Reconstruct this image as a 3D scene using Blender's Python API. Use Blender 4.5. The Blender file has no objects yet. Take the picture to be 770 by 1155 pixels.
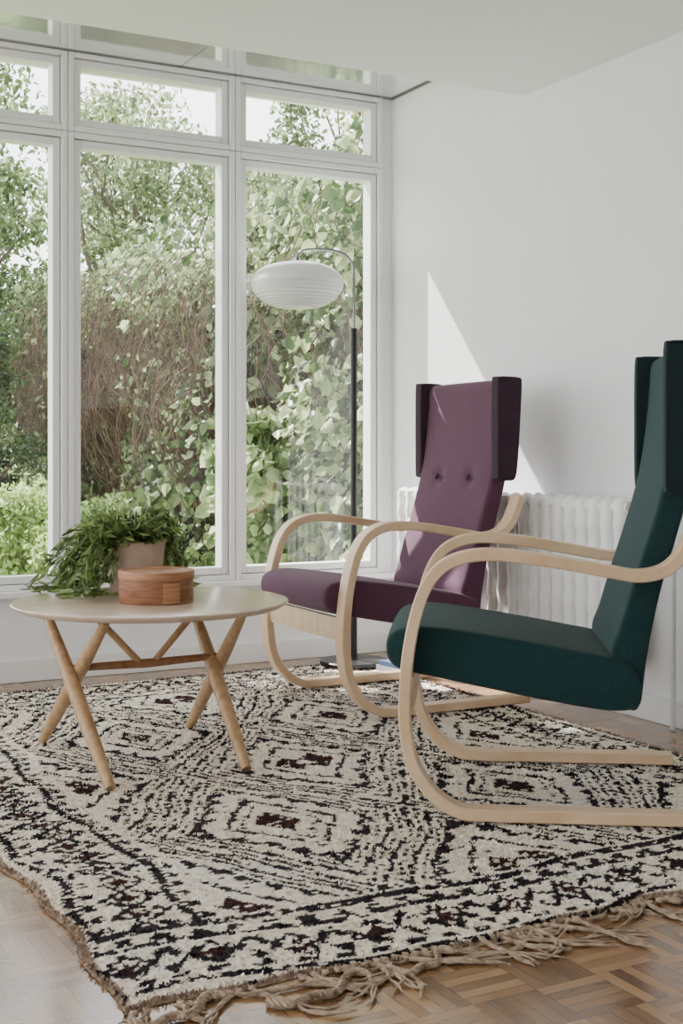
import bpy, math, random
import numpy as np
from mathutils import Vector, Matrix
random.seed(7); R = np.random.RandomState(11)
col = bpy.context.scene.collection
TH = math.atan2(.475, .880); CX, CY = .205, 5.75
U = np.array([math.cos(TH), math.sin(TH)]); V = np.array([-math.sin(TH), math.cos(TH)])
def uv(u, v): return (CX + u*U[0] + v*V[0], CY + u*U[1] + v*V[1])

# ------------------------------------------------------------ helpers
class MB:
    def __init__(s): s.v = []; s.f = []
    def add(s, vs, fs):
        n = len(s.v); s.v += [tuple(map(float, p)) for p in vs]; s.f += [tuple(i+n for i in f) for f in fs]; return s
    def box(s, x0, x1, y0, y1, z0, z1):
        return s.add([(x0,y0,z0),(x1,y0,z0),(x1,y1,z0),(x0,y1,z0),(x0,y0,z1),(x1,y0,z1),(x1,y1,z1),(x0,y1,z1)],
              [(0,3,2,1),(4,5,6,7),(0,1,5,4),(1,2,6,5),(2,3,7,6),(3,0,4,7)])
    def tube(s, pts, rad, n=10, cap=True):
        pts = [Vector(p) for p in pts]
        if not hasattr(rad, '__len__'): rad = [rad]*len(pts)
        rings = []; up = None
        for i, p in enumerate(pts):
            t = (pts[min(i+1, len(pts)-1)] - pts[max(i-1, 0)]).normalized()
            if up is None:
                up = Vector((0,0,1)) if abs(t.z) < .9 else Vector((1,0,0))
            a = t.cross(up)
            if a.length < 1e-5: a = t.cross(Vector((0,1,0)))
            a.normalize(); b = a.cross(t).normalized(); up = b
            rings.append([p + (a*math.cos(2*math.pi*k/n) + b*math.sin(2*math.pi*k/n))*rad[i] for k in range(n)])
        vs = [q for r in rings for q in r]; fs = []
        for i in range(len(pts)-1):
            for k in range(n):
                fs.append((i*n+k, i*n+(k+1)%n, (i+1)*n+(k+1)%n, (i+1)*n+k))
        if cap: fs += [tuple(range(n))[::-1], tuple((len(pts)-1)*n+k for k in range(n))]
        return s.add(vs, fs)
    def lathe(s, prof, n=48, c=(0,0,0), closed=False):
        vs = []; fs = []
        for r, z in prof:
            for k in range(n):
                a = 2*math.pi*k/n; vs.append((c[0]+r*math.cos(a), c[1]+r*math.sin(a), c[2]+z))
        m = len(prof)
        for i in range(m if closed else m-1):
            j = (i+1) % m
            for k in range(n): fs.append((i*n+k, i*n+(k+1)%n, j*n+(k+1)%n, j*n+k))
        return s.add(vs, fs)
    def build(s, name, mat, parent=None, smooth=True, bevel=0, room=False, ang=40, kind=None):
        me = bpy.data.meshes.new(name); me.from_pydata(s.v, [], s.f); me.validate(); me.update()
        import bmesh
        bm = bmesh.new(); bm.from_mesh(me); bmesh.ops.recalc_face_normals(bm, faces=bm.faces); bm.to_mesh(me); bm.free()
        o = bpy.data.objects.new(name, me); col.objects.link(o); me.materials.append(mat)
        if smooth:
            for p in me.polygons: p.use_smooth = True
            me.set_sharp_from_angle(angle=math.radians(ang))
        if bevel:
            b = o.modifiers.new('bevel', 'BEVEL'); b.width = bevel; b.segments = 2; b.limit_method = 'ANGLE'; b.harden_normals = False
        if parent: o.parent = parent
        elif room: o.location = (CX, CY, 0); o.rotation_euler = (0,0,TH)
        if kind: o['kind'] = kind
        return o
def empty(name, label, cat, loc=(0,0,0), rz=0, group=None):
    o = bpy.data.objects.new(name, None); col.objects.link(o); o.location = loc; o.rotation_euler = (0,0,rz)
    o.empty_display_size = .1
    o['label'] = label; o['category'] = cat
    if group: o['group'] = group
    return o
def catmull(P, k=8, closed=False):
    P = [np.array(p, float) for p in P]; n = len(P); out = []
    rng = range(n) if closed else range(n-1)
    for i in rng:
        if closed: a,b,c,d = P[(i-1)%n],P[i],P[(i+1)%n],P[(i+2)%n]
        else: a,b,c,d = P[max(i-1,0)],P[i],P[i+1],P[min(i+2,n-1)]
        for j in range(k):
            t = j/k
            out.append(.5*((2*b)+(-a+c)*t+(2*a-5*b+4*c-d)*t*t+(-a+3*b-3*c+d)*t**3))
    if not closed: out.append(P[-1])
    return out
def fast_mesh(name, v, F, mat, parent, colors=None, smooth=False):
    me = bpy.data.meshes.new(name); me.vertices.add(len(v)); me.vertices.foreach_set('co', v.ravel())
    me.loops.add(F.size); me.loops.foreach_set('vertex_index', F.ravel()); me.polygons.add(len(F))
    me.polygons.foreach_set('loop_start', np.arange(0, F.size, 4)); me.polygons.foreach_set('loop_total', np.full(len(F), 4))
    me.update(calc_edges=True)
    if smooth: me.polygons.foreach_set('use_smooth', np.ones(len(F), bool))
    if colors is not None:
        at = me.color_attributes.new('Col', 'FLOAT_COLOR', 'POINT'); c4 = np.ones((len(v), 4)); c4[:, :3] = colors; at.data.foreach_set('color', c4.ravel())
    me.materials.append(mat); o = bpy.data.objects.new(name, me); col.objects.link(o)
    if parent: o.parent = parent
    return o

# ------------------------------------------------------------ materials
def mat(name, color, rough=.5, metal=0, sheen=0, spec=None):
    m = bpy.data.materials.new(name); m.use_nodes = True
    b = m.node_tree.nodes['Principled BSDF']
    b.inputs['Base Color'].default_value = (*color, 1); b.inputs['Roughness'].default_value = rough
    b.inputs['Metallic'].default_value = metal
    if sheen: b.inputs['Sheen Weight'].default_value = sheen; b.inputs['Sheen Roughness'].default_value = .5
    if spec is not None: b.inputs['Specular IOR Level'].default_value = spec
    return m
def N(m, t, **kw):
    n = m.node_tree.nodes.new(t)
    for k, v in kw.items(): setattr(n, k, v)
    return n
def L(m, a, b): m.node_tree.links.new(a, b)
def noise_color(m, c1, c2, scale, vec='Object', stretch=(1,1,1), detail=4, bump=0, bscale=None, bdist=.002):
    b = m.node_tree.nodes['Principled BSDF']
    tc = N(m, 'ShaderNodeTexCoord'); mp = N(m, 'ShaderNodeMapping'); mp.inputs['Scale'].default_value = stretch
    L(m, tc.outputs[vec], mp.inputs['Vector'])
    nz = N(m, 'ShaderNodeTexNoise'); nz.inputs['Scale'].default_value = scale; nz.inputs['Detail'].default_value = detail
    L(m, mp.outputs[0], nz.inputs['Vector'])
    r = N(m, 'ShaderNodeValToRGB'); r.color_ramp.elements[0].position = .3; r.color_ramp.elements[1].position = .7
    r.color_ramp.elements[0].color = (*c1, 1); r.color_ramp.elements[1].color = (*c2, 1)
    L(m, nz.outputs['Fac'], r.inputs[0]); L(m, r.outputs[0], b.inputs['Base Color'])
    if bump:
        n2 = N(m, 'ShaderNodeTexNoise'); n2.inputs['Scale'].default_value = bscale or scale; n2.inputs['Detail'].default_value = 3
        L(m, mp.outputs[0], n2.inputs['Vector'])
        bp = N(m, 'ShaderNodeBump'); bp.inputs['Strength'].default_value = bump; bp.inputs['Distance'].default_value = bdist
        L(m, n2.outputs['Fac'], bp.inputs['Height']); L(m, bp.outputs[0], b.inputs['Normal'])
    return m
M_wall = noise_color(mat('wall_paint', (.8,.8,.8), .7), (.76,.76,.78), (.80,.80,.82), 2, bump=.15, bscale=90)
M_ceil = mat('ceiling_paint', (.86,.86,.88), .6)
M_frame = mat('window_paint', (.78,.78,.78), .4)
M_gloss = noise_color(mat('gloss_panel', (.84,.85,.87), .09, metal=.7), (.82,.83,.85), (.86,.87,.89), 2, bump=.25, bscale=7, bdist=.004)
M_gap_shade = mat('shadow_gap', (.16,.16,.16), .6)
M_birch = noise_color(mat('birch', (.7,.5,.33), .42), (.64,.46,.29), (.76,.58,.39), 5, stretch=(1,14,1), bump=.05)
M_birch_edge = noise_color(mat('birch_lam', (.7,.5,.33), .36), (.60,.41,.24), (.76,.57,.37), 9, stretch=(1,30,1))
M_oak = noise_color(mat('oak_leg', (.5,.3,.17), .42), (.34,.20,.095), (.50,.32,.17), 14, stretch=(4,4,.6))
M_top = noise_color(mat('table_top', (.6,.5,.42), .22), (.50,.385,.30), (.58,.46,.365), 6, stretch=(1,9,1))
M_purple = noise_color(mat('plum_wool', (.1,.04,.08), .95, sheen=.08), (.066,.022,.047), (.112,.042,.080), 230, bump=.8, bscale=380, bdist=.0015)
M_purple_shaded = noise_color(mat('plum_wool_shaded', (.04,.02,.04), .95), (.024,.009,.019), (.037,.015,.030), 260, bump=.4, bscale=420, bdist=.001)  # darker copy of the plum wool, the wings' shade painted into its colour
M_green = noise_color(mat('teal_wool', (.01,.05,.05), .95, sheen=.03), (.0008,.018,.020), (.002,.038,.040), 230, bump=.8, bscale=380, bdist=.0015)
M_green_shaded = noise_color(mat('teal_wool_shaded', (.01,.03,.03), .95), (.0008,.010,.012), (.002,.018,.020), 260, bump=.4, bscale=420, bdist=.001)  # same teal wool darkened, wing shade carried in the colour
M_black = mat('black_metal', (.006,.006,.007), .4, metal=.2)
M_lamp = mat('lamp_white', (.72,.72,.72), .22)
M_rad = mat('radiator_enamel', (.84,.84,.83), .4)
M_pipe = mat('pipe_enamel', (.62,.62,.61), .4)
M_pot = noise_color(mat('pot_clay', (.55,.4,.33), .8), (.42,.30,.235), (.52,.395,.32), 20)
M_soil = mat('soil', (.04,.025,.015), .95)
M_box = noise_color(mat('bark_box', (.3,.16,.1), .55), (.17,.062,.024), (.34,.155,.075), 14, stretch=(1,1,9), bump=.3)
M_box2 = noise_color(mat('bark_box_lid', (.35,.2,.13), .55), (.27,.11,.05), (.45,.23,.12), 14, stretch=(1,1,9))
M_trunk = noise_color(mat('bark', (.1,.07,.05), .9), (.05,.036,.028), (.13,.095,.07), 9, stretch=(3,3,.6))
M_stem = noise_color(mat('vine_stem', (.15,.1,.07), .9), (.045,.025,.018), (.18,.115,.08), 6)
M_fence = noise_color(mat('fence_wood', (.1,.08,.06), .9), (.025,.018,.015), (.06,.045,.035), 5, stretch=(8,8,.6))
M_lawn = noise_color(mat('lawn', (.1,.2,.05), .95), (.13,.20,.07), (.26,.36,.15), 3, detail=8)
M_blue = mat('cover_blue', (.05,.08,.16), .5)
M_paper = mat('paper', (.5,.49,.46), .6)
M_grey = mat('cover_grey', (.25,.26,.28), .4)

def attr_mat(name, rough=.8, transl=0, bump=0):
    m = bpy.data.materials.new(name); m.use_nodes = True; nt = m.node_tree
    b = nt.nodes['Principled BSDF']; b.inputs['Roughness'].default_value = rough
    a = N(m, 'ShaderNodeAttribute'); a.attribute_name = 'Col'
    L(m, a.outputs['Color'], b.inputs['Base Color'])
    if transl:
        t = N(m, 'ShaderNodeBsdfTranslucent'); L(m, a.outputs['Color'], t.inputs['Color'])
        mx = N(m, 'ShaderNodeMixShader'); mx.inputs[0].default_value = transl
        L(m, b.outputs[0], mx.inputs[1]); L(m, t.outputs[0], mx.inputs[2])
        L(m, mx.outputs[0], nt.nodes['Material Output'].inputs['Surface'])
    if bump:
        tc = N(m, 'ShaderNodeTexCoord'); n2 = N(m, 'ShaderNodeTexNoise'); n2.inputs['Scale'].default_value = 260; n2.inputs['Detail'].default_value = 4
        L(m, tc.outputs['Object'], n2.inputs['Vector'])
        bp = N(m, 'ShaderNodeBump'); bp.inputs['Strength'].default_value = bump; bp.inputs['Distance'].default_value = .004
        L(m, n2.outputs['Fac'], bp.inputs['Height']); L(m, bp.outputs[0], b.inputs['Normal'])
    if not transl: b.inputs['Specular IOR Level'].default_value = .1
    return m
M_leaf = attr_mat('leaf', .45, .4)
M_rug = attr_mat('rug_wool', .95, 0, .7)
M_tuft = attr_mat('rug_tuft', .95, 0, 0)

def glass_mat():
    m = bpy.data.materials.new('pane_glass'); m.use_nodes = True; nt = m.node_tree; nt.nodes.remove(nt.nodes['Principled BSDF'])
    t = N(m, 'ShaderNodeBsdfTransparent'); g = N(m, 'ShaderNodeBsdfGlossy'); g.inputs['Roughness'].default_value = .01
    mx = N(m, 'ShaderNodeMixShader'); mx.inputs[0].default_value = .04
    L(m, t.outputs[0], mx.inputs[1]); L(m, g.outputs[0], mx.inputs[2]); L(m, mx.outputs[0], nt.nodes['Material Output'].inputs['Surface'])
    return m
M_glass = glass_mat()

def parquet():
    m = mat('parquet', (.4,.22,.12), .32, spec=.6); b = m.node_tree.nodes['Principled BSDF']
    b.inputs['Coat Weight'].default_value = .5; b.inputs['Coat Roughness'].default_value = .14
    def math_(op, a, c=None):
        n = N(m, 'ShaderNodeMath', operation=op)
        for i, x in enumerate((a, c)):
            if x is None: continue
            if isinstance(x, (int, float)): n.inputs[i].default_value = x
            else: L(m, x, n.inputs[i])
        return n.outputs[0]
    tc = N(m, 'ShaderNodeTexCoord'); sp = N(m, 'ShaderNodeSeparateXYZ'); L(m, tc.outputs['Object'], sp.inputs[0])
    S = .125
    px = math_('DIVIDE', sp.outputs[0], S); py = math_('DIVIDE', sp.outputs[1], S)
    cx = math_('FLOOR', px); cy = math_('FLOOR', py); fx = math_('SUBTRACT', px, cx); fy = math_('SUBTRACT', py, cy)
    par = math_('ABSOLUTE', math_('MODULO', math_('ADD', cx, cy), 2))
    inv = math_('SUBTRACT', 1, par)
    sc = math_('MULTIPLY', math_('ADD', math_('MULTIPLY', fx, par), math_('MULTIPLY', fy, inv)), 5)
    al = math_('ADD', math_('MULTIPLY', fy, par), math_('MULTIPLY', fx, inv))
    si = math_('FLOOR', sc); sf = math_('SUBTRACT', sc, si)
    cb = N(m, 'ShaderNodeCombineXYZ'); L(m, cx, cb.inputs[0]); L(m, cy, cb.inputs[1]); L(m, si, cb.inputs[2])
    wn = N(m, 'ShaderNodeTexWhiteNoise', noise_dimensions='3D'); L(m, cb.outputs[0], wn.inputs['Vector'])
    cb2 = N(m, 'ShaderNodeCombineXYZ'); L(m, math_('MULTIPLY', sc, 3), cb2.inputs[0]); L(m, math_('MULTIPLY', al, 2), cb2.inputs[1]); L(m, math_('MULTIPLY', wn.outputs['Value'], 50), cb2.inputs[2])
    nz = N(m, 'ShaderNodeTexNoise'); nz.inputs['Scale'].default_value = 1.5; nz.inputs['Detail'].default_value = 5; L(m, cb2.outputs[0], nz.inputs['Vector'])
    v = math_('ADD', math_('MULTIPLY', wn.outputs['Value'], .65), math_('MULTIPLY', nz.outputs['Fac'], .35))
    r = N(m, 'ShaderNodeValToRGB'); e = r.color_ramp.elements
    e[0].position = .1; e[0].color = (.13,.060,.024,1); e[1].position = .9; e[1].color = (.38,.215,.095,1)
    k = r.color_ramp.elements.new(.5); k.color = (.24,.122,.050,1)
    L(m, v, r.inputs[0])
    g1 = math_('LESS_THAN', math_('MINIMUM', sf, math_('SUBTRACT', 1, sf)), .035)
    g2 = math_('LESS_THAN', math_('MINIMUM', al, math_('SUBTRACT', 1, al)), .008)
    g = math_('MAXIMUM', g1, g2)
    mx = N(m, 'ShaderNodeMix', data_type='RGBA'); L(m, math_('MULTIPLY', g, .65), mx.inputs[0]); L(m, r.outputs[0], mx.inputs[6]); mx.inputs[7].default_value = (.05,.02,.01,1)
    L(m, mx.outputs[2], b.inputs['Base Color'])
    L(m, math_('ADD', math_('MULTIPLY', wn.outputs['Value'], .12), .20), b.inputs['Roughness'])
    return m
M_floor = parquet()

# ------------------------------------------------------------ the setting
MB().box(-5.5, .2, -6.5, .1, -.1, 0).build('floor', M_floor, room=True, smooth=False, kind='structure')
MB().box(0, .15, -6.5, .12, 0, 2.6).build('wall_right', M_wall, room=True, smooth=False, kind='structure')
MB().box(-5.5, .15, -6.65, -6.5, 0, 2.6).build('wall_front', M_wall, room=True, smooth=False, kind='structure')
MB().box(-5.65, -5.5, -6.65, .12, 0, .25).box(-5.65, -5.5, -6.65, .12, 2.15, 2.6).box(-5.65, -5.5, -6.65, -5.6, .25, 2.15).box(-5.65, -5.5, -4.0, -3.0, .25, 2.15).box(-5.65, -5.5, -.4, .12, .25, 2.15).build('wall_left', M_wall, room=True, smooth=False, kind='structure')
MB().box(-5.5, 0, -.02, .12, 0, .325).build('wall_back', M_wall, room=True, smooth=False, kind='structure')
MB().box(-5.5, 0, -6.5, -1.008, 2.22, 2.6).build('ceiling', M_ceil, room=True, smooth=False, kind='structure')
MB().box(-5.5, 0, -1.008, .34, 2.47, 2.6).build('ceiling.001', M_ceil, room=True, smooth=False, kind='structure')  # bay ceiling; its outdoor overhang is added to block sun through the transoms
MB().box(-.998, -.014, -1.0, -.05, 2.44, 2.469).build('trim_1', M_gloss, room=True, smooth=False, kind='structure')
MB().box(-5.5, -1.004, -1.0, -.05, 2.44, 2.469).build('trim_2', M_gloss, room=True, smooth=False, kind='structure')
MB().box(-5.5, -.001, -.05, -.044, 2.434, 2.469).build('gap_shade_1', M_gap_shade, room=True, smooth=False, kind='structure')  # dark strip painted in for the shade of the gap at the window
MB().box(-.009, -.001, -1.0, -.05, 2.434, 2.469).build('gap_shade_2', M_gap_shade, room=True, smooth=False, kind='structure')  # likewise a strip of painted shade, along the right wall
MB().box(-5.5, -.0, -.075, .10, .325, .35).build('trim_5', M_frame, room=True, bevel=.004, kind='structure')
MB().box(-.05, 0, -.04, .08, .35, 2.44).build('trim_6', M_frame, room=True, bevel=.003, kind='structure')
MB().box(-5.5, 0, -.04, -.02, 0, .085).build('baseboard_back', M_frame, room=True, bevel=.003, kind='structure')
MB().box(-.018, 0, -6.5, -.04, 0, .085).build('baseboard_right', M_frame, room=True, bevel=.003, kind='structure')
PW = .707
for i in range(7):
    u1 = -(.05 + PW*i); u0 = u1 - PW
    m = MB()
    def ring(a0, a1, z0, z1, w, v0, v1):
        m.box(a0, a0+w, v0, v1, z0, z1); m.box(a1-w, a1, v0, v1, z0, z1)
        m.box(a0+w, a1-w, v0, v1, z0, z0+w); m.box(a0+w, a1-w, v0, v1, z1-w, z1)
    ring(u0+.001, u1-.001, .35, 2.125, .023, -.05, .05)
    ring(u0+.001, u1-.001, 2.127, 2.44, .023, -.05, .05)
    ring(u0+.027, u1-.027, .353+.023, 2.099, .029, -.034, .035)
    ring(u0+.027, u1-.027, 2.153, 2.414, .029, -.034, .035)
    w = m.build('window_%d' % (i+1), M_frame, room=True, bevel=.003, kind='structure')
    g = MB(); g.box(u0+.05, u1-.05, -.003, .003, .395, 2.08); g.box(u0+.05, u1-.05, -.003, .003, 2.175, 2.39)
    g.build('pane', M_glass, w, smooth=False)

# ------------------------------------------------------------ rug
RW, RL = 1.97, 2.80; RU, RV = -2.24, -3.04
def make_rug():
    na, nb = 400, 570
    a = np.linspace(0, RW, na); b = np.linspace(0, RL, nb); A, B = np.meshgrid(a, b, indexing='ij')
    ph = R.rand(12)*6.28
    wa = A + .018*np.sin(B*5+ph[0]) + .008*np.sin(B*17+ph[1]) + .004*np.sin(A*23+B*11+ph[2])
    wb = B + .020*np.sin(A*4+ph[3]) + .010*np.sin(A*13+ph[4]) + .004*np.sin(A*19-B*21+ph[5])
    ka, kb = .0115, .0105
    J = np.floor(wb/kb).astype(int); I = np.floor(wa/ka + .5*(J % 2)).astype(int)
    ac = (I - .5*(J % 2) + .5)*ka; bc = (J + .5)*kb
    tab = R.rand(512, 512); rnd = tab[I % 512, J % 512]; rnd2 = tab[(I*3+7) % 512, (J*5+3) % 512]
    dark = np.zeros_like(A, bool); mar = np.zeros_like(A, bool)
    dsh = ((J//2 + I//2) % 2 == 0); dshb = ((I//3) % 2 == 0); dsha = ((J//3) % 2 == 0)
    pa, pb = .68, 1.02
    fa_ = ((ac-.30)/pa) % 1 - .5; fb_ = ((bc-.33)/pb) % 1 - .5
    q = (np.abs(fa_) + np.abs(fb_))*2; q2 = 2 - q
    field = (ac > .30) & (ac < RW-.30) & (bc > .32) & (bc < RL-.30)
    th = ((I+J//2) % 3 != 0)
    dark |= field & (np.abs(q-1) < .026)
    for Q in (q, q2):
        dark |= field & (np.abs(Q-.915) < .020) & th
        dark |= field & (np.abs(Q-.835) < .024)
        dark |= field & (np.abs(Q-.745) < .018) & th
        dark |= field & (np.abs(Q-.670) < .022)
    tq = np.abs(((np.abs(fa_)*pa - np.abs(fb_)*pb*.7)/.09) % 1 - .5)*2
    dark |= field & (q < .65) & (q > .65 - .10*tq); dark |= field & (q2 < .65) & (q2 > .65 - .10*tq)
    dark |= field & (np.abs(q-.40) < .028); dark |= field & (np.abs(q-.29) < .018) & th
    mar |= field & (q < .17)
    dark |= field & (np.abs(q2-.40) < .026) & (rnd > .2)
    tt = np.abs((fa_*pa/.14) % 1 - .5)*2; ss = np.abs((fb_*pb/.16) % 1 - .5)*2
    mar |= field & (q2 < .28) & (tt + ss > 1.15)
    # side borders
    e = np.minimum(ac, RW-ac)
    side = (e < .30) & (bc > .28) & (bc < RL-.27)
    zz_ = np.abs((bc/.19) % 1 - .5)*2
    dark |= side & (np.abs(e-.036) < .011)
    dark |= side & (np.abs(e-.066) < .009) & dsha
    dark |= side & (np.abs(e-(.092 + .115*zz_)) < .014)
    dark |= side & (np.abs(e-(.212 - .115*zz_)) < .014)
    mar |= side & ((np.abs(e-.150)/.038 + np.abs((bc/.19+.5) % 1 - .5)/.17) < .8)
    mar |= side & ((np.abs(e-.150)/.038 + np.abs((bc/.19) % 1 - .5)/.17) < .8)
    dark |= side & (np.abs(e-.238) < .010)
    dark |= side & (np.abs(e-.268) < .013) & dsha
    # end borders
    g = np.minimum(bc, RL-bc); end = g < .32; zz_ = np.abs((ac/.15) % 1 - .5)*2
    ex = e > .025
    for c, w, mk in ((.034,.013,True),(.066,.010,dshb),(.218,.010,True),(.248,.014,dshb),(.288,.012,True)):
        dark |= end & (np.abs(g-c) < w) & mk & ex
    dark |= end & (np.abs(g-(.088 + .10*zz_)) < .015) & ex
    dark |= end & (np.abs(g-(.190 - .10*zz_)) < .015) & ex & (rnd > .25)
    mar |= end & ((np.abs(g-.138)/.045 + np.abs((ac/.15) % 1 - .5)/.20) < .7) & ex
    drop = .11 + .12*(np.sin(A*9+1)*np.sin(B*8+2) > .2)
    dark &= rnd > drop; mar &= rnd2 > .10; dark |= (rnd2 > .988) & (e > .04)
    C = np.zeros(A.shape + (3,))
    base = np.array([.84,.775,.69]); var = (.84 + .22*rnd2)[..., None]
    yel = (.5+.5*np.sin(A*7+B*3+ph[6])*np.sin(B*9+ph[7]))[..., None]
    C[:] = base*var*(1 - yel*np.array([.0,.03,.08]))
    edge = np.minimum(np.minimum(A, RW-A), np.minimum(B, RL-B))
    selv = edge < .016; C[selv] = np.array([.30,.22,.165])*(.7+.6*rnd[selv])[:, None]
    fade = (.5+.5*np.sin(A*3.1+ph[8])*np.sin(B*2.7+ph[9]))
    dk = np.array([.018,.014,.017]); mr = np.array([.042,.018,.019])
    C[dark] = dk*((.6+1.1*rnd[dark])*(.6+1.3*fade[dark]))[:, None]; C[mar & ~(dark)] = mr*(.6+.9*rnd[mar & ~dark])[:, None]
    fa = wa/ka + .5*(J % 2) - I; fb = wb/kb - J
    kn = np.sqrt(np.clip(1 - ((fa-.5)*1.7)**2, 0, 1))*np.sqrt(np.clip(1-((fb-.5)*1.8)**2, 0, 1))
    H = .004 + .0042*kn*(.5+.5*rnd) + .0012*(1+np.sin(A*6+ph[8])*np.sin(B*5+ph[9]))
    H *= np.clip(edge/.02, .25, 1)
    X = A + .012*np.sin(B*6.5+ph[10])*np.clip(1-A/.4, 0, 1) + .007*np.sin(B*21)*np.clip(1-A/.15, 0, 1) + (R.rand(na, nb)-.5)*.002
    Y = B + .018*np.sin(A*7+ph[11])*np.clip(1-B/.4, 0, 1) + .008*np.sin(A*25)*np.clip(1-B/.12, 0, 1) + (R.rand(na, nb)-.5)*.002
    vs = np.stack([X+RU, Y+RV, H], -1).reshape(-1, 3)
    idx = np.arange(na*nb).reshape(na, nb)
    F = np.stack([idx[:-1,:-1], idx[1:,:-1], idx[1:,1:], idx[:-1,1:]], -1).reshape(-1, 4)
    root = empty('rug', 'cream wool rug with black and maroon lozenge pattern and knotted fringe', 'rug', (CX, CY, 0), TH)
    fast_mesh('pile', vs, F, M_rug, root, C.reshape(-1, 3), True)
    nt = 120000; pick = R.randint(0, na*nb, nt); P = vs[pick].copy(); cc = C.reshape(-1, 3)[pick]
    P[:, :2] += R.randn(nt, 2)*.001; P[:, 2] = .004
    ang = R.rand(nt)*6.28; ln = .005 + .006*R.rand(nt); tilt = R.rand(nt)*.9
    top_ = P + np.stack([np.cos(ang)*np.sin(tilt)*ln, np.sin(ang)*np.sin(tilt)*ln - .002, np.cos(tilt)*ln*.85], 1)
    a2 = R.rand(nt)*6.28; W = np.stack([np.cos(a2), np.sin(a2), np.zeros(nt)], 1)*(.0016+.0012*R.rand(nt))[:, None]
    v = np.stack([P-W, P+W, top_+W*.8, top_-W*.8], 1).reshape(-1, 3)
    cc = cc*(.8+.45*R.rand(nt))[:, None]
    o = fast_mesh('tufts', v, np.arange(nt*4).reshape(-1, 4), M_tuft, root, np.repeat(np.clip(cc, 0, .95), 4, 0)); o['kind'] = 'stuff'
    fm = noise_color(mat('fringe_wool', (.4,.3,.2), .95), (.19,.125,.085), (.48,.37,.27), 60, bump=.6, bscale=500)
    fr = MB()
    x = .0
    while x < RW:
        lean = random.uniform(-.9, .9) + (.5 if x > .2 else -.2)
        ln = random.uniform(.04, .09) if random.random() < .5 else random.uniform(.12, .22)
        k = random.choice((3, 4, 5)); cvx = random.uniform(-1.5, 1.5); n = 16
        p = np.array([x, .010]); ang = -math.pi/2 + lean*.8; cen = []
        for q_ in range(n+1):
            cen.append((p[0], p[1], ang)); p = p + ln/n*np.array([math.cos(ang), math.sin(ang)]); ang += cvx*.11 + random.uniform(-.22, .22)
        fr_ = random.uniform(.4, .8)
        for j in range(k):
            pts = []; pj = 2*math.pi*j/k; sp_ = random.uniform(-.035, .035)
            for q_, (cx_, cy_, an_) in enumerate(cen):
                s = q_/n; tw = pj + s*14; rr_ = .0028
                off = rr_*math.cos(tw) + max(0, s-1+fr_)*sp_/fr_; zz = .0054 + rr_*.8*math.sin(tw)*(1-.4*s)
                pts.append((cx_ - math.sin(an_)*off + RU, cy_ + math.cos(an_)*off + RV, max(.0025, zz)))
            fr.tube(pts, [.0024]*(len(pts)-2)+[.0016, .0008], 6)
        fr.lathe([(.0001,-.005),(.005,-.0035),(.007,0),(.005,.0035),(.0001,.005)], 8, c=(x+RU, .004+RV-.006, .007))
        x += random.uniform(.014, .026) if random.random() < .72 else random.uniform(.05, .10)
    for (x0, x1, off, r_) in ((-.02,.15,.03,.0075),(.20,.40,.06,.0065),(.44,.58,.04,.0055)):
        for ph_ in (0, 2.1, 4.2):
            pts = []
            for q_ in range(46):
                t_ = q_/45; xx = x0+(x1-x0)*t_; yy = -off - .026*math.sin(t_*5) - .012*math.sin(t_*13)
                pts.append((xx+RU+.003*math.sin(t_*60+ph_), yy+RV+r_*.6*math.cos(t_*45+ph_), r_+r_*.5*math.sin(t_*45+ph_)+.001))
            fr.tube(pts, r_*.6, 6)
    fr.build('fringe', fm, root)
    return root
make_rug()

# ------------------------------------------------------------ chairs
def extrude_profile(P, w, r, puff=0, ny=22, dents=(), yc=0):
    P = np.array(P); n = len(P)
    d = np.roll(P, -1, 0) - np.roll(P, 1, 0); d /= np.linalg.norm(d, axis=1)[:, None] + 1e-9
    area = .5*np.sum(P[:,0]*np.roll(P[:,1], -1) - np.roll(P[:,0], -1)*P[:,1])
    nrm = np.stack([d[:,1], -d[:,0]], 1)*(1 if area > 0 else -1)
    sl = []
    for k in range(5):
        a = math.pi/2*k/4; sl.append((-w + r*(1-math.cos(a)), r*(1-math.sin(a))))
    mid = [(-w+r + (2*w-2*r)*k/ny, -puff*math.sin(math.pi*k/ny)**.5 if 0 < k < ny else 0) for k in range(1, ny)]
    sl = sl + mid + [(-y, i) for y, i in reversed(sl)]
    vs = []
    for y, ins in sl:
        Q = P - nrm*ins
        for j in range(n):
            p = Q[j].copy(); dep = 0
            for (dx, dy, dz, amt, sg) in dents:
                dd = (p[0]-dx)**2 + (p[1]-dz)**2 + (y-dy)**2
                dep += amt*math.exp(-dd/(2*sg*sg))
            p = p - nrm[j]*dep
            vs.append((p[0], y+yc, p[1]))
    fs = []
    for i in range(len(sl)-1):
        for j in range(n): fs.append((i*n+j, i*n+(j+1)%n, (i+1)*n+(j+1)%n, (i+1)*n+j))
    fs.append(tuple(range(n))); fs.append(tuple((len(sl)-1)*n+j for j in range(n))[::-1])
    return MB().add(vs, fs)
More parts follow.
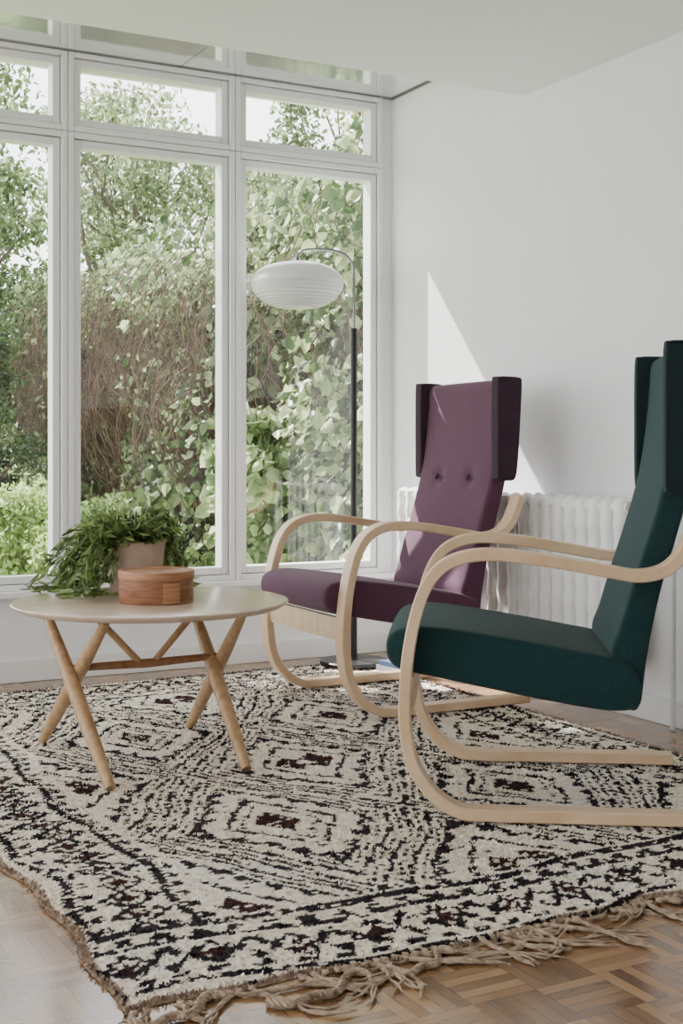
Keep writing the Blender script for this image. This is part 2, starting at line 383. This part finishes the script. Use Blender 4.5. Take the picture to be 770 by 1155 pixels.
def strip(path, w, th, yc):
    path = [np.array(p) for p in path]; vs = []; c = .003
    prof = [(-w/2+c,-th/2),(w/2-c,-th/2),(w/2,-th/2+c),(w/2,th/2-c),(w/2-c,th/2),(-w/2+c,th/2),(-w/2,th/2-c),(-w/2,-th/2+c)]
    n = len(path)
    for i in range(n):
        t = path[min(i+1,n-1)] - path[max(i-1,0)]; t /= np.linalg.norm(t); nn = np.array([-t[1], t[0]])
        for y, h in prof:
            p = path[i] + nn*h; vs.append((p[0], yc+y, p[1]))
    fs = []
    for i in range(n-1):
        for k in range(8): fs.append((i*8+k, i*8+(k+1)%8, (i+1)*8+(k+1)%8, (i+1)*8+k))
    fs += [tuple(range(8))[::-1], tuple((n-1)*8+k for k in range(8))]
    return MB().add(vs, fs)
LOOP = [(.715,.0150),(.60,.0150),(.45,.0150),(.30,.0150),(.19,.0150),(.125,.022),(.065,.062),(.020,.130),(.003,.215),(.002,.30),(.010,.39),(.025,.47),
        (.048,.54),(.085,.592),(.14,.619),(.21,.626),(.30,.618),(.40,.602),(.48,.588),(.545,.579),(.60,.590),(.637,.620),(.66,.66),(.682,.715)]
SEAT = [(-.046,.390),(-.038,.424),(-.005,.443),(.06,.447),(.18,.432),(.32,.410),(.42,.392),(.50,.376),(.548,.345),(.558,.272),(.50,.252),(.36,.270),(.20,.300),(.08,.324),(.0,.340),(-.034,.358)]
BACK = [(.490,.385),(.510,.45),(.543,.56),(.578,.67),(.603,.755),(.622,.84),(.636,.94),(.646,1.05),(.650,1.10),(.664,1.118),(.694,1.117),(.704,1.09),(.700,.98),(.690,.86),(.672,.77),(.645,.67),(.605,.53),(.575,.38),(.560,.27),(.535,.252),(.505,.29)]
WING = [(.612,1.118),(.610,1.02),(.610,.90),(.611,.79),(.618,.772),(.65,.768),(.684,.776),(.696,.84),(.704,.95),(.710,1.05),(.712,1.112),(.704,1.127),(.66,1.130),(.622,1.129)]
def make_chair(label, loc, rz, fab, fab_shaded, buttons=True, dz=.013):
    t = empty('armchair', label, 'armchair', (loc[0], loc[1], dz), rz, 'bent birch armchairs')
    path = catmull(LOOP, 6)
    for s in (-1, 1):
        strip(path, .055, .029, s*.301).build('arm_frame', M_birch_edge, t)
    m = extrude_profile(catmull(SEAT, 5, True), .262, .011, .004); m.build('seat', fab, t)
    bt = [(.605, s*.105, .775, .014, .022) for s in (-1, 1)] if buttons else ()
    bk = extrude_profile(catmull(BACK, 6, True), .246, .012, .003, ny=40, dents=bt).build('backrest', fab, t)
    for s in (-1, 1):
        if buttons:
            b_ = MB(); prof = [(0.0001,.007),(.006,.0065),(.010,.004),(.012,0),(.010,-.003),(0.0001,-.004)]
            b_.lathe(prof, 20); o = b_.build('button', fab_shaded, bk); o.location = (.601, s*.105, .777); o.rotation_euler = (0, -math.radians(74), 0)
        extrude_profile(catmull(WING, 5, True), .0225, .006, 0, ny=4, yc=s*.262).build('wing', fab_shaded, t)
    strip(catmull([(.012,.255),(.008,.290),(.010,.328)], 3), .545, .022, 0).build('front_rail', M_birch, t)
    return t
make_chair('plum wool high wingback armchair on bent birch frame, nearer the window', (-.133, 4.436), math.radians(27), M_purple, M_purple_shaded)
make_chair('dark teal wool high wingback armchair on bent birch frame, at the right', (.178, 3.37), math.radians(-5.5), M_green, M_green_shaded, buttons=False)

# ------------------------------------------------------------ table
TX, TY, TZ, TR = -.552, 3.755, .011, .398
tb = empty('coffee_table', 'round pale wood coffee table with crossed tapered legs', 'table', (TX, TY, TZ))
MB().lathe([(0.0001,.414),(.33,.414),(.378,.421),(TR-.002,.432),(TR,.436),(TR-.002,.4395),(TR-.006,.4405),(0.0001,.4405)], 96).build('tabletop', M_top, tb)
C0 = np.array([-.572, 3.75])
FA = np.array([-.600,3.33])-C0; FB = np.array([-.930,3.86])-C0; FD = np.array([-.2645,3.534])-C0; FE = np.array([-.515,4.08])-C0
def legpair(P, Q):
    nrm = np.array([P[1]-Q[1], Q[0]-P[0]]); nrm /= np.linalg.norm(nrm)
    for (a, b, off) in ((P, Q, .016), (Q, P, -.016)):
        top = a + (b-a)*.82
        pts = []; rad = []
        for k in range(13):
            s = k/12; p = a + (top-a)*s + nrm*off; z = .003 + .415*s
            pts.append((p[0], p[1], z)); rad.append(.0120 + .0090*math.sin(math.pi*min(1, s*.95+.05)))
        MB().tube(pts, rad, 16).build('leg', M_oak, tb)
    return (P+Q)/2
c1 = legpair(FA, FB); c2 = legpair(FD, FE)
M_red = noise_color(mat('stretcher_wood', (.35,.15,.09), .45), (.20,.085,.035), (.32,.15,.07), 14, stretch=(1,6,1))
zc = .268
MB().tube([(c1[0]-.0, c1[1], zc), ((c1[0]+c2[0])/2, (c1[1]+c2[1])/2, zc-.004), (c2[0], c2[1], zc)], [.010,.013,.010], 12).build('stretcher', M_red, tb)
for (c, o_) in ((c1, c2), (c2, c1)):
    a = c + (o_-c)*.12; b = c + (o_-c)*.44
    MB().tube([(a[0], a[1], .418), (b[0], b[1], zc+.004)], .010, 10).build('brace', M_oak, tb)
top = TZ + .4405
# bark box
bx = empty('bark_box', 'round reddish brown bark box with lid on the coffee table', 'box', (-.531, 3.71, top+.0005))
MB().lathe([(0.0001,0),(.104,0),(.1055,.002),(.1055,.062),(0.0001,.062)], 72).build('body', M_box, bx)
MB().lathe([(.1040,.0625),(.1040,.0655),(.1078,.0665),(.1088,.068),(.1088,.088),(.1076,.0905),(.101,.0915),(.099,.0885),(0.0001,.088)], 72).build('lid', M_box2, bx)
vs = []; n_ = 9
for k in range(n_):
    a = math.radians(-72 + k*3.4); 
    for z_ in (.004, .060):
        for r_ in (.1085, .1052): vs.append((r_*math.cos(a), r_*math.sin(a), z_))
fs = []
for k in range(n_-1):
    a = k*4; b = a+4; fs += [(a, b, b+2, a+2), (a+1, a+3, b+3, b+1), (a+2, b+2, b+3, a+3), (a, a+1, b+1, b)]
fs += [(0, 2, 3, 1), ((n_-1)*4, (n_-1)*4+1, (n_-1)*4+3, (n_-1)*4+2)]
MB().add(vs, fs).build('overlap_seam', M_box2, bx)
# potted plant
pc = (-.630, 3.965)
pp = empty('potted_plant', 'trailing green houseplant in a beige clay pot on the coffee table', 'potted plant', (pc[0], pc[1], top+.0005))
MB().lathe([(0.0001,0),(.074,0),(.078,.004),(.090,.145),(.092,.155),(.089,.157),(.084,.153),(.082,.13),(0.0001,.13)], 48).build('pot', M_pot, pp)
MB().lathe([(0.0001,.138),(.05,.140),(.082,.132)], 32).build('soil', M_soil, pp)

def leaf_mesh(name, P, S, D, colors, parent, material=M_leaf, aspect=.45, fold=.25, curl=.06):
    n = len(P); D = D/np.linalg.norm(D, axis=1)[:, None]
    rv = R.randn(n, 3); W = np.cross(D, rv); W /= np.linalg.norm(W, axis=1)[:, None]; Nn = np.cross(D, W)
    S = S[:, None]
    v = np.stack([P - D*S*.5, P - D*S*.12 + W*S*aspect*.5 + Nn*S*fold*.3, P + D*S*.22 + W*S*aspect*.38 + Nn*S*fold*.2, P + D*S*.5 - Nn*S*curl,
                  P + D*S*.22 - W*S*aspect*.38 + Nn*S*fold*.2, P - D*S*.12 - W*S*aspect*.5 + Nn*S*fold*.3], 1).reshape(-1, 3)
    base = np.arange(n)[:, None]*6
    F = np.concatenate([base+np.array([0,1,2,3]), base+np.array([0,3,4,5])], 1).reshape(-1, 4)
    return fast_mesh(name, v, F, material, parent, np.repeat(colors, 6, 0))
def lerpc(a, b, t): a = np.array(a); b = np.array(b); return a + (b-a)*t[:, None]

P=[];D=[];S=[]; stems = MB()
for i in range(250):
    ang = random.uniform(-math.pi, math.pi)
    front = -1.9 < ang < .1
    if front and random.random() < .76: continue     # the pot shows at the front right
    reach = random.uniform(.06, .17)
    if math.cos(ang) < -.3: reach *= random.uniform(1.2, 2.05)
    elif math.cos(ang) > .3: reach *= .8
    rise = random.uniform(.02, .125)
    if front: reach *= .6; rise *= .8
    r0 = random.uniform(0, .06); pts = []
    drop = random.uniform(.08, .32)
    if front: drop *= .1
    for k in range(13):
        s = k/12; r = r0 + reach*s**.8
        z = .135 + rise*math.sin(min(1, s*1.5)*math.pi*.62) - drop*s**2.4*(reach/.16)
        a = ang + .3*math.sin(s*3+i)
        x, y = r*math.cos(a), r*math.sin(a)
        dt = math.hypot(pc[0]+x-TX, pc[1]+y-TY)
        zz = max(z, .008 + .014*random.random()) if dt < TR+.03 else max(z, .02)
        if r < .100 and s > .15: zz = max(zz, .158)
        pts.append(np.array((x, y, zz)))
    if i % 2 == 0: stems.tube(pts, .0013, 4)
    for k in range(1, 13):
        d = pts[k]-pts[k-1]
        for _ in range(2):
            dd = d/(np.linalg.norm(d)+1e-6) + R.randn(3)*.34 + (0, 0, .15)
            P.append(pts[k] + R.randn(3)*.007); D.append(dd); S.append(random.uniform(.026, .062))
P = np.array(P); 
inside = (np.hypot(P[:,0]+pc[0]-TX, P[:,1]+pc[1]-TY) < TR+.03); P[inside, 2] = np.maximum(P[inside, 2], .018)
D = np.array(D); low = P[:, 2] < .04; D[low, 2] *= .15
leaf_mesh('foliage', P, np.array(S), D, lerpc((.040,.078,.018), (.34,.45,.15), R.rand(len(P))**1.1), pp, aspect=.17)
stems.build('stems', mat('stem_green', (.10,.16,.05), .6), pp)

# ------------------------------------------------------------ lamp
lx, ly = .051, 5.30
lp = empty('floor_lamp', 'black floor lamp with white ribbed oval metal shade by the window', 'floor lamp', (lx, ly, .012))
MB().lathe([(0.0001,0),(.138,0),(.14,.004),(.14,.014),(.136,.018),(.02,.020),(.015,.03),(0.0001,.03)], 64).build('base', M_black, lp)
MB().tube([(0,0,.02),(0,0,1.375)], .0135, 20).build('pole', M_black, lp)
M_steel = mat('arm_steel', (.22,.22,.225), .25, metal=.9)
arc = [(0,0,1.36),(0,0,1.50),(0,0,1.58),(-.006,0,1.636),(-.032,0,1.674),(-.08,0,1.694),(-.14,0,1.700),(-.195,0,1.698),(-.222,0,1.688),(-.232,0,1.668)]
MB().tube([tuple(p) for p in catmull(arc, 6)], .0055, 12).build('arm', M_steel, lp)
prof = [(0.0001,.090),(.03,.090)]
for k in range(16):
    a1 = math.radians(78-k*5.0); prof.append((.19*math.cos(a1)**.9, .004+.084*math.sin(a1)))
prof += [(.1905, .001), (.190, -.003)]
for k in range(9):
    f = (k+1)/9; r1 = .190*math.cos(math.radians(f*66)); z1 = -.102*math.sin(math.radians(f*78))
    prof += [(r1-.003, z1+.0058), (r1+.0005, z1+.0045), (r1-.001, z1)]
prof += [(.05,-.100),(0.0001,-.100)]
sh = MB().lathe(prof, 72).build('lamp_shade', M_lamp, lp, ang=40); sh.location = (-.232, 0, 1.560)
MB().lathe([(0.0001,0),(.02,0),(.02,.008),(.009,.014),(.009,.022),(0.0001,.022)], 24).build('shade_cap', M_steel, lp).location = (-.232, 0, 1.649)

# ------------------------------------------------------------ magazines
def book(name, label, w, d, h, loc, rz, cov):
    t = empty(name, label, 'magazine', loc, rz)
    MB().box(-w/2, w/2, -d/2, d/2, .0, .002).box(-w/2, w/2, -d/2, d/2, h-.002, h).box(-w/2, -w/2+.002, -d/2, d/2, .002, h-.002).build('cover', cov, t, smooth=False)
    MB().box(-w/2+.003, w/2-.003, -d/2+.003, d/2-.003, .0021, h-.0021).build('pages', M_paper, t, smooth=False)
book('magazine', 'grey magazine lying on the floor behind the plum armchair, bottom of the pair', .22, .15, .022, (.27, 5.13, .0135), .5, M_grey)
book('magazine', 'blue magazine lying on top of the grey one behind the plum armchair', .20, .14, .018, (.27, 5.13, .036), .6, M_blue)

# ------------------------------------------------------------ radiator
rd = empty('radiator', 'white ribbed column radiator along the right wall behind the plum armchair', 'radiator', (CX, CY, 0), TH)
ns = 22; v0 = -.31; pitch = .0650
m = MB()
zt, zb = .735, .19
for k in range(ns):
    vc = v0 - pitch*(k+.5)
    for uc in (-.118, -.066):
        pts = []; rad = []; nz_ = 41
        for q in range(nz_):
            s = q/(nz_-1); zz = zb + (zt-zb)*s
            r_ = .0285 + .0042*abs(math.cos(s*math.pi*6))**2.0
            e_ = min(s, 1-s)*(zt-zb)
            if e_ < .025: r_ *= math.sqrt(max(.02, 1-(1-e_/.025)**2))
            pts.append((uc, vc, zz)); rad.append(r_)
        m.tube(pts, rad, 16)
for uc in (-.118, -.066):
    for zz in (zb+.035, zt-.035): m.tube([(uc, v0, zz), (uc, v0-pitch*ns, zz)], .019, 12)
m.box(-.112, -.088, v0-pitch*ns+.02, v0-.02, zb+.04, zt-.04)
m.build('column_body', M_rad, rd)
for vc in (v0-.25, v0-pitch*ns+.25):
    MB().box(-.06, -.001, vc-.012, vc+.012, .2, .235).build('wall_bracket', M_rad, rd, bevel=.002)
ve = v0 - pitch*ns
MB().tube([(-.09, ve, zt-.03), (-.09, ve-.05, zt-.03)], .012, 12).tube([(-.09, ve-.03, zt-.03), (-.09, ve-.03, zt+.02)], .016, 14).build('valve', mat('valve_grey', (.12,.12,.12), .4, metal=.5), rd)
pts = catmull([(-.09, ve-.05, zt-.03), (-.075, ve-.09, zt-.035), (-.05, ve-.115, zt-.08), (-.045, ve-.12, zt-.2), (-.045, ve-.12, .3), (-.045, ve-.12, .005)], 6)
MB().tube([tuple(p) for p in pts], .009, 12).build('supply_pipe', M_pipe, rd)

# ------------------------------------------------------------ the garden
MB().box(-16, 10, .12, 22, -.15, -.05).build('ground', M_lawn, room=True, smooth=False, kind='structure')
fz = 2.2; FU = .62
fe = empty('garden_fence', 'dark wooden garden fence almost hidden under the climbing vine', 'fence', (CX, CY, -.05), TH)
m = MB(); y = .35
while y < 8.3:
    m.box(FU, FU+.022, y, y+.115, .05, fz-.05+.03*random.random()); y += .12
m.build('boards', M_fence, fe)
for k in range(5): MB().box(FU+.022, FU+.11, .35+k*2, .44+k*2, 0, fz).build('post', M_fence, fe)
vn = empty('climbing_vine', 'climbing vine with brown hanging stems and pale leaves over the fence', 'vine', (CX, CY, -.05), TH)
m = MB()
for i in range(1500):
    y = random.uniform(2.7, 7.4) if random.random() < .68 else random.uniform(.4, 8.4)
    z0_ = random.uniform(1.3, 2.35); z1_ = z0_ - random.uniform(.3, 1.5)
    off = -random.uniform(.05, .55); pts = []
    ww = random.uniform(-.16, .16)
    for k in range(9):
        s = k/8; pts.append((FU + off*(.3+.9*math.sin(min(1, s+.25)*math.pi)) + random.uniform(-.02,.02), y + ww*s + random.uniform(-.035, .035), max(.1, z0_ + (z1_-z0_)*s)))
    m.tube(pts, random.uniform(.0012, .0040), 4, cap=False)
m.build('stems', M_stem, vn)
n = 26000
ys = .3 + 8.2*R.rand(n)**1.15; zs = R.rand(n)*2.5; bulge = .12 + .45*np.clip(np.sin(ys*2.3)*.5+.5+.3*np.sin(zs*3+ys*4), 0, 1.2)
f = .35*np.sin(ys*7+zs*3) + .4*np.sin(ys*3-zs*9) + .3*np.sin(ys*1.3+zs*5)
core = (ys > 2.8) & (ys < 7.2) & (zs > .75 + .25*np.sin(ys*2)) & (zs < 1.85 + .1*np.sin(ys*5))
hole2 = (ys <= 2.8) & (zs > 1.15) & (zs < 1.9) & (f > 0)
dens = np.where(core, np.where(f > -.1, .10, .42), np.where(hole2, .12, np.where(f > .45, .2, .60)))
keep = R.rand(n) < dens; ys, zs, bulge = ys[keep], zs[keep], bulge[keep]
n = len(ys); Pv = np.stack([FU - bulge*R.rand(n)**.6 - .03, ys, zs], 1)
Dv = np.stack([-.5+R.randn(n)*.4, R.randn(n)*.6, -.8+R.randn(n)*.45], 1)
big = np.where(ys < 3.0, 1.3, 1.0)*np.where(zs < .8, 1.25, 1.0)
leaf_mesh('leaves', Pv, (.03+.06*R.rand(n)**1.8)*big, Dv, lerpc((.035,.07,.018), (.46,.54,.28), R.rand(n)**1.7), vn, aspect=.75, fold=.5, curl=.15)
n = 9000
ys = .3 + 8.4*R.rand(n); a = R.rand(n)*6.28; rr = .36*np.sqrt(R.rand(n))
Pv = np.stack([FU - .05 + rr*np.cos(a), ys, 2.12 + .14*np.sin(ys*3) + rr*np.sin(a)*.9], 1)
leaf_mesh('crest_leaves', Pv, .03+.05*R.rand(n), np.stack([-.4+R.randn(n)*.5, R.randn(n)*.6, -.6+R.randn(n)*.5], 1), lerpc((.06,.10,.03), (.50,.57,.30), R.rand(n)**1.3), vn, aspect=.75, fold=.5, curl=.15)

def tree(name, label, cat, X, Y, cz, rx, rz_, n, size, c1, c2, nb=26, trunk=True, group=None, aspect=.5):
    t = empty(name, label, cat, (X, Y, -.05), random.random()*6)
    B = []
    for i in range(nb):
        while True:
            p = R.uniform(-1, 1, 3)
            if np.linalg.norm(p) < 1: break
        B.append((p*np.array([rx*.8, rx*.8, rz_*.8]) + (0, 0, cz), random.uniform(.18, .38)*rx))
    per = n//nb; P = []
    for c, r in B:
        d = R.randn(per, 3); d /= np.linalg.norm(d, axis=1)[:, None]; P.append(c + d*(r*(.3+.9*R.rand(per)))[:, None]*np.array([1, 1, .7]))
    P = np.concatenate(P); P[:, 2] = np.maximum(P[:, 2], .03)
    leaf_mesh('foliage', P, size*(.6+.8*R.rand(len(P))), R.randn(len(P), 3)+np.array([0,0,-.6]), lerpc(c1, c2, R.rand(len(P))**1.5), t, aspect=aspect, fold=.4)
    if trunk:
        m = MB(); h = cz
        tp = [(random.uniform(-.06,.06)*k, random.uniform(-.06,.06)*k, h*k/5) for k in range(6)]
        m.tube(tp, [.13,.11,.10,.085,.065,.045], 10).build('trunk', M_trunk, t)
        m = MB()
        for c, r in B:
            s = random.uniform(.35, .95); a = np.array(tp[min(5, int(s*5))]); mid = (a + c)/2 + R.randn(3)*.12
            m.tube([tuple(a), tuple(mid), tuple(c)], [.035,.022,.008], 6)
        m.build('branches', M_trunk, t)
    return t
G = 'trees in the garden beyond the window'
gl, gh = (.055,.09,.03), (.34,.42,.19)
tree('tree', 'leafy green tree seen through the leftmost window', 'tree', -3.9, 12.0, 3.0, 1.5, 2.3, 17000, .07, (.035,.065,.018), (.24,.33,.12), 44, group=G)
tree('tree', 'tall pale green tree behind the vine seen through the middle window', 'tree', -2.5, 15.2, 4.0, 1.5, 2.0, 12000, .075, (.08,.12,.04), (.44,.52,.27), 36, group=G)
tree('tree', 'tall tree above the vine seen through the right window', 'tree', .5, 15.4, 4.2, 1.6, 2.1, 13000, .075, gl, gh, 38, group=G)
tree('tree', 'yellowish green tree close behind the fence at the right window', 'tree', .8, 11.4, 3.8, 1.3, 1.5, 8000, .07, (.13,.14,.04), (.48,.49,.22), 32, group=G)
tree('tree', 'dark tree in the far distance left of the middle window', 'tree', -5.6, 18.5, 3.2, 2.2, 2.6, 15000, .11, (.035,.065,.022), (.22,.29,.12), 38, group=G)
tree('tree', 'dark tree in the far distance behind the pale tree', 'tree', -1.3, 20.0, 3.4, 2.3, 2.8, 15000, .11, (.05,.085,.03), (.28,.34,.16), 38, group=G)
tree('tree', 'unseen broad tree added to block the sun from the left windows', 'tree', *uv(-4.0, 4.2), 6.4, 2.1, 1.5, 26000, .12, gl, gh, 44, group=G, aspect=.7)  # out of view, added so its crown keeps sun off the left panes
tree('shrub', 'dark green upright shrub on the lawn outside the leftmost window', 'shrub', -2.95, 10.2, 1.25, .65, 1.1, 9000, .05, (.025,.05,.015), (.16,.24,.08), 24)
tree('shrub', 'low bright yellow green bush just outside the leftmost window', 'shrub', -2.0, 7.9, .35, .55, .4, 7000, .045, (.20,.30,.08), (.52,.62,.27), 18, trunk=False)
tree('shrub', 'low light green bush left of the plant outside the window', 'shrub', -1.55, 9.0, .35, .42, .4, 6000, .05, (.14,.22,.07), (.42,.52,.23), 16, trunk=False)
tree('shrub', 'big leaved pale green shrub outside the right window', 'shrub', -.42, 7.25, .72, .36, .72, 2000, .10, (.12,.18,.06), (.52,.61,.35), 22, trunk=False, aspect=.75)
hd = empty('hedge', 'tall clipped hedge closing the far end of the garden', 'hedge', (-2, 23.5, -.05))
n = 14000; Ph = np.stack([R.uniform(-7, 7, n), R.uniform(-.5, .5, n), 3.0*R.rand(n)], 1)
leaf_mesh('foliage', Ph, .14+.1*R.rand(n), R.randn(n, 3), lerpc((.05,.09,.03), (.22,.28,.13), R.rand(n)), hd)

# ------------------------------------------------------------ light, camera
w = bpy.data.worlds.new('sky'); bpy.context.scene.world = w; w.use_nodes = True
bg = w.node_tree.nodes['Background']; bg.inputs[0].default_value = (.94,.965,1,1); bg.inputs[1].default_value = 5.8
d = np.array([.347, -1.0]); dx, dy = d[0]*U + d[1]*V
sl = bpy.data.lights.new('sun', 'SUN'); sl.energy = 27; sl.angle = .010; sl.color = (1,.97,.92)
so = bpy.data.objects.new('sun', sl); col.objects.link(so)
so.rotation_euler = Vector((dx, dy, -1.15)).to_track_quat('-Z', 'Y').to_euler(); so.location = (0, 8, 8)

cam = bpy.data.cameras.new('camera'); co = bpy.data.objects.new('camera', cam); col.objects.link(co)
co.location = (0, 0, .88); co.rotation_euler = (math.pi/2, 0, 0)
cam.sensor_fit = 'VERTICAL'; cam.sensor_height = 36; cam.lens = 1458/1155*36; cam.shift_y = -67.5/1155; cam.clip_end = 200
bpy.context.scene.camera = co
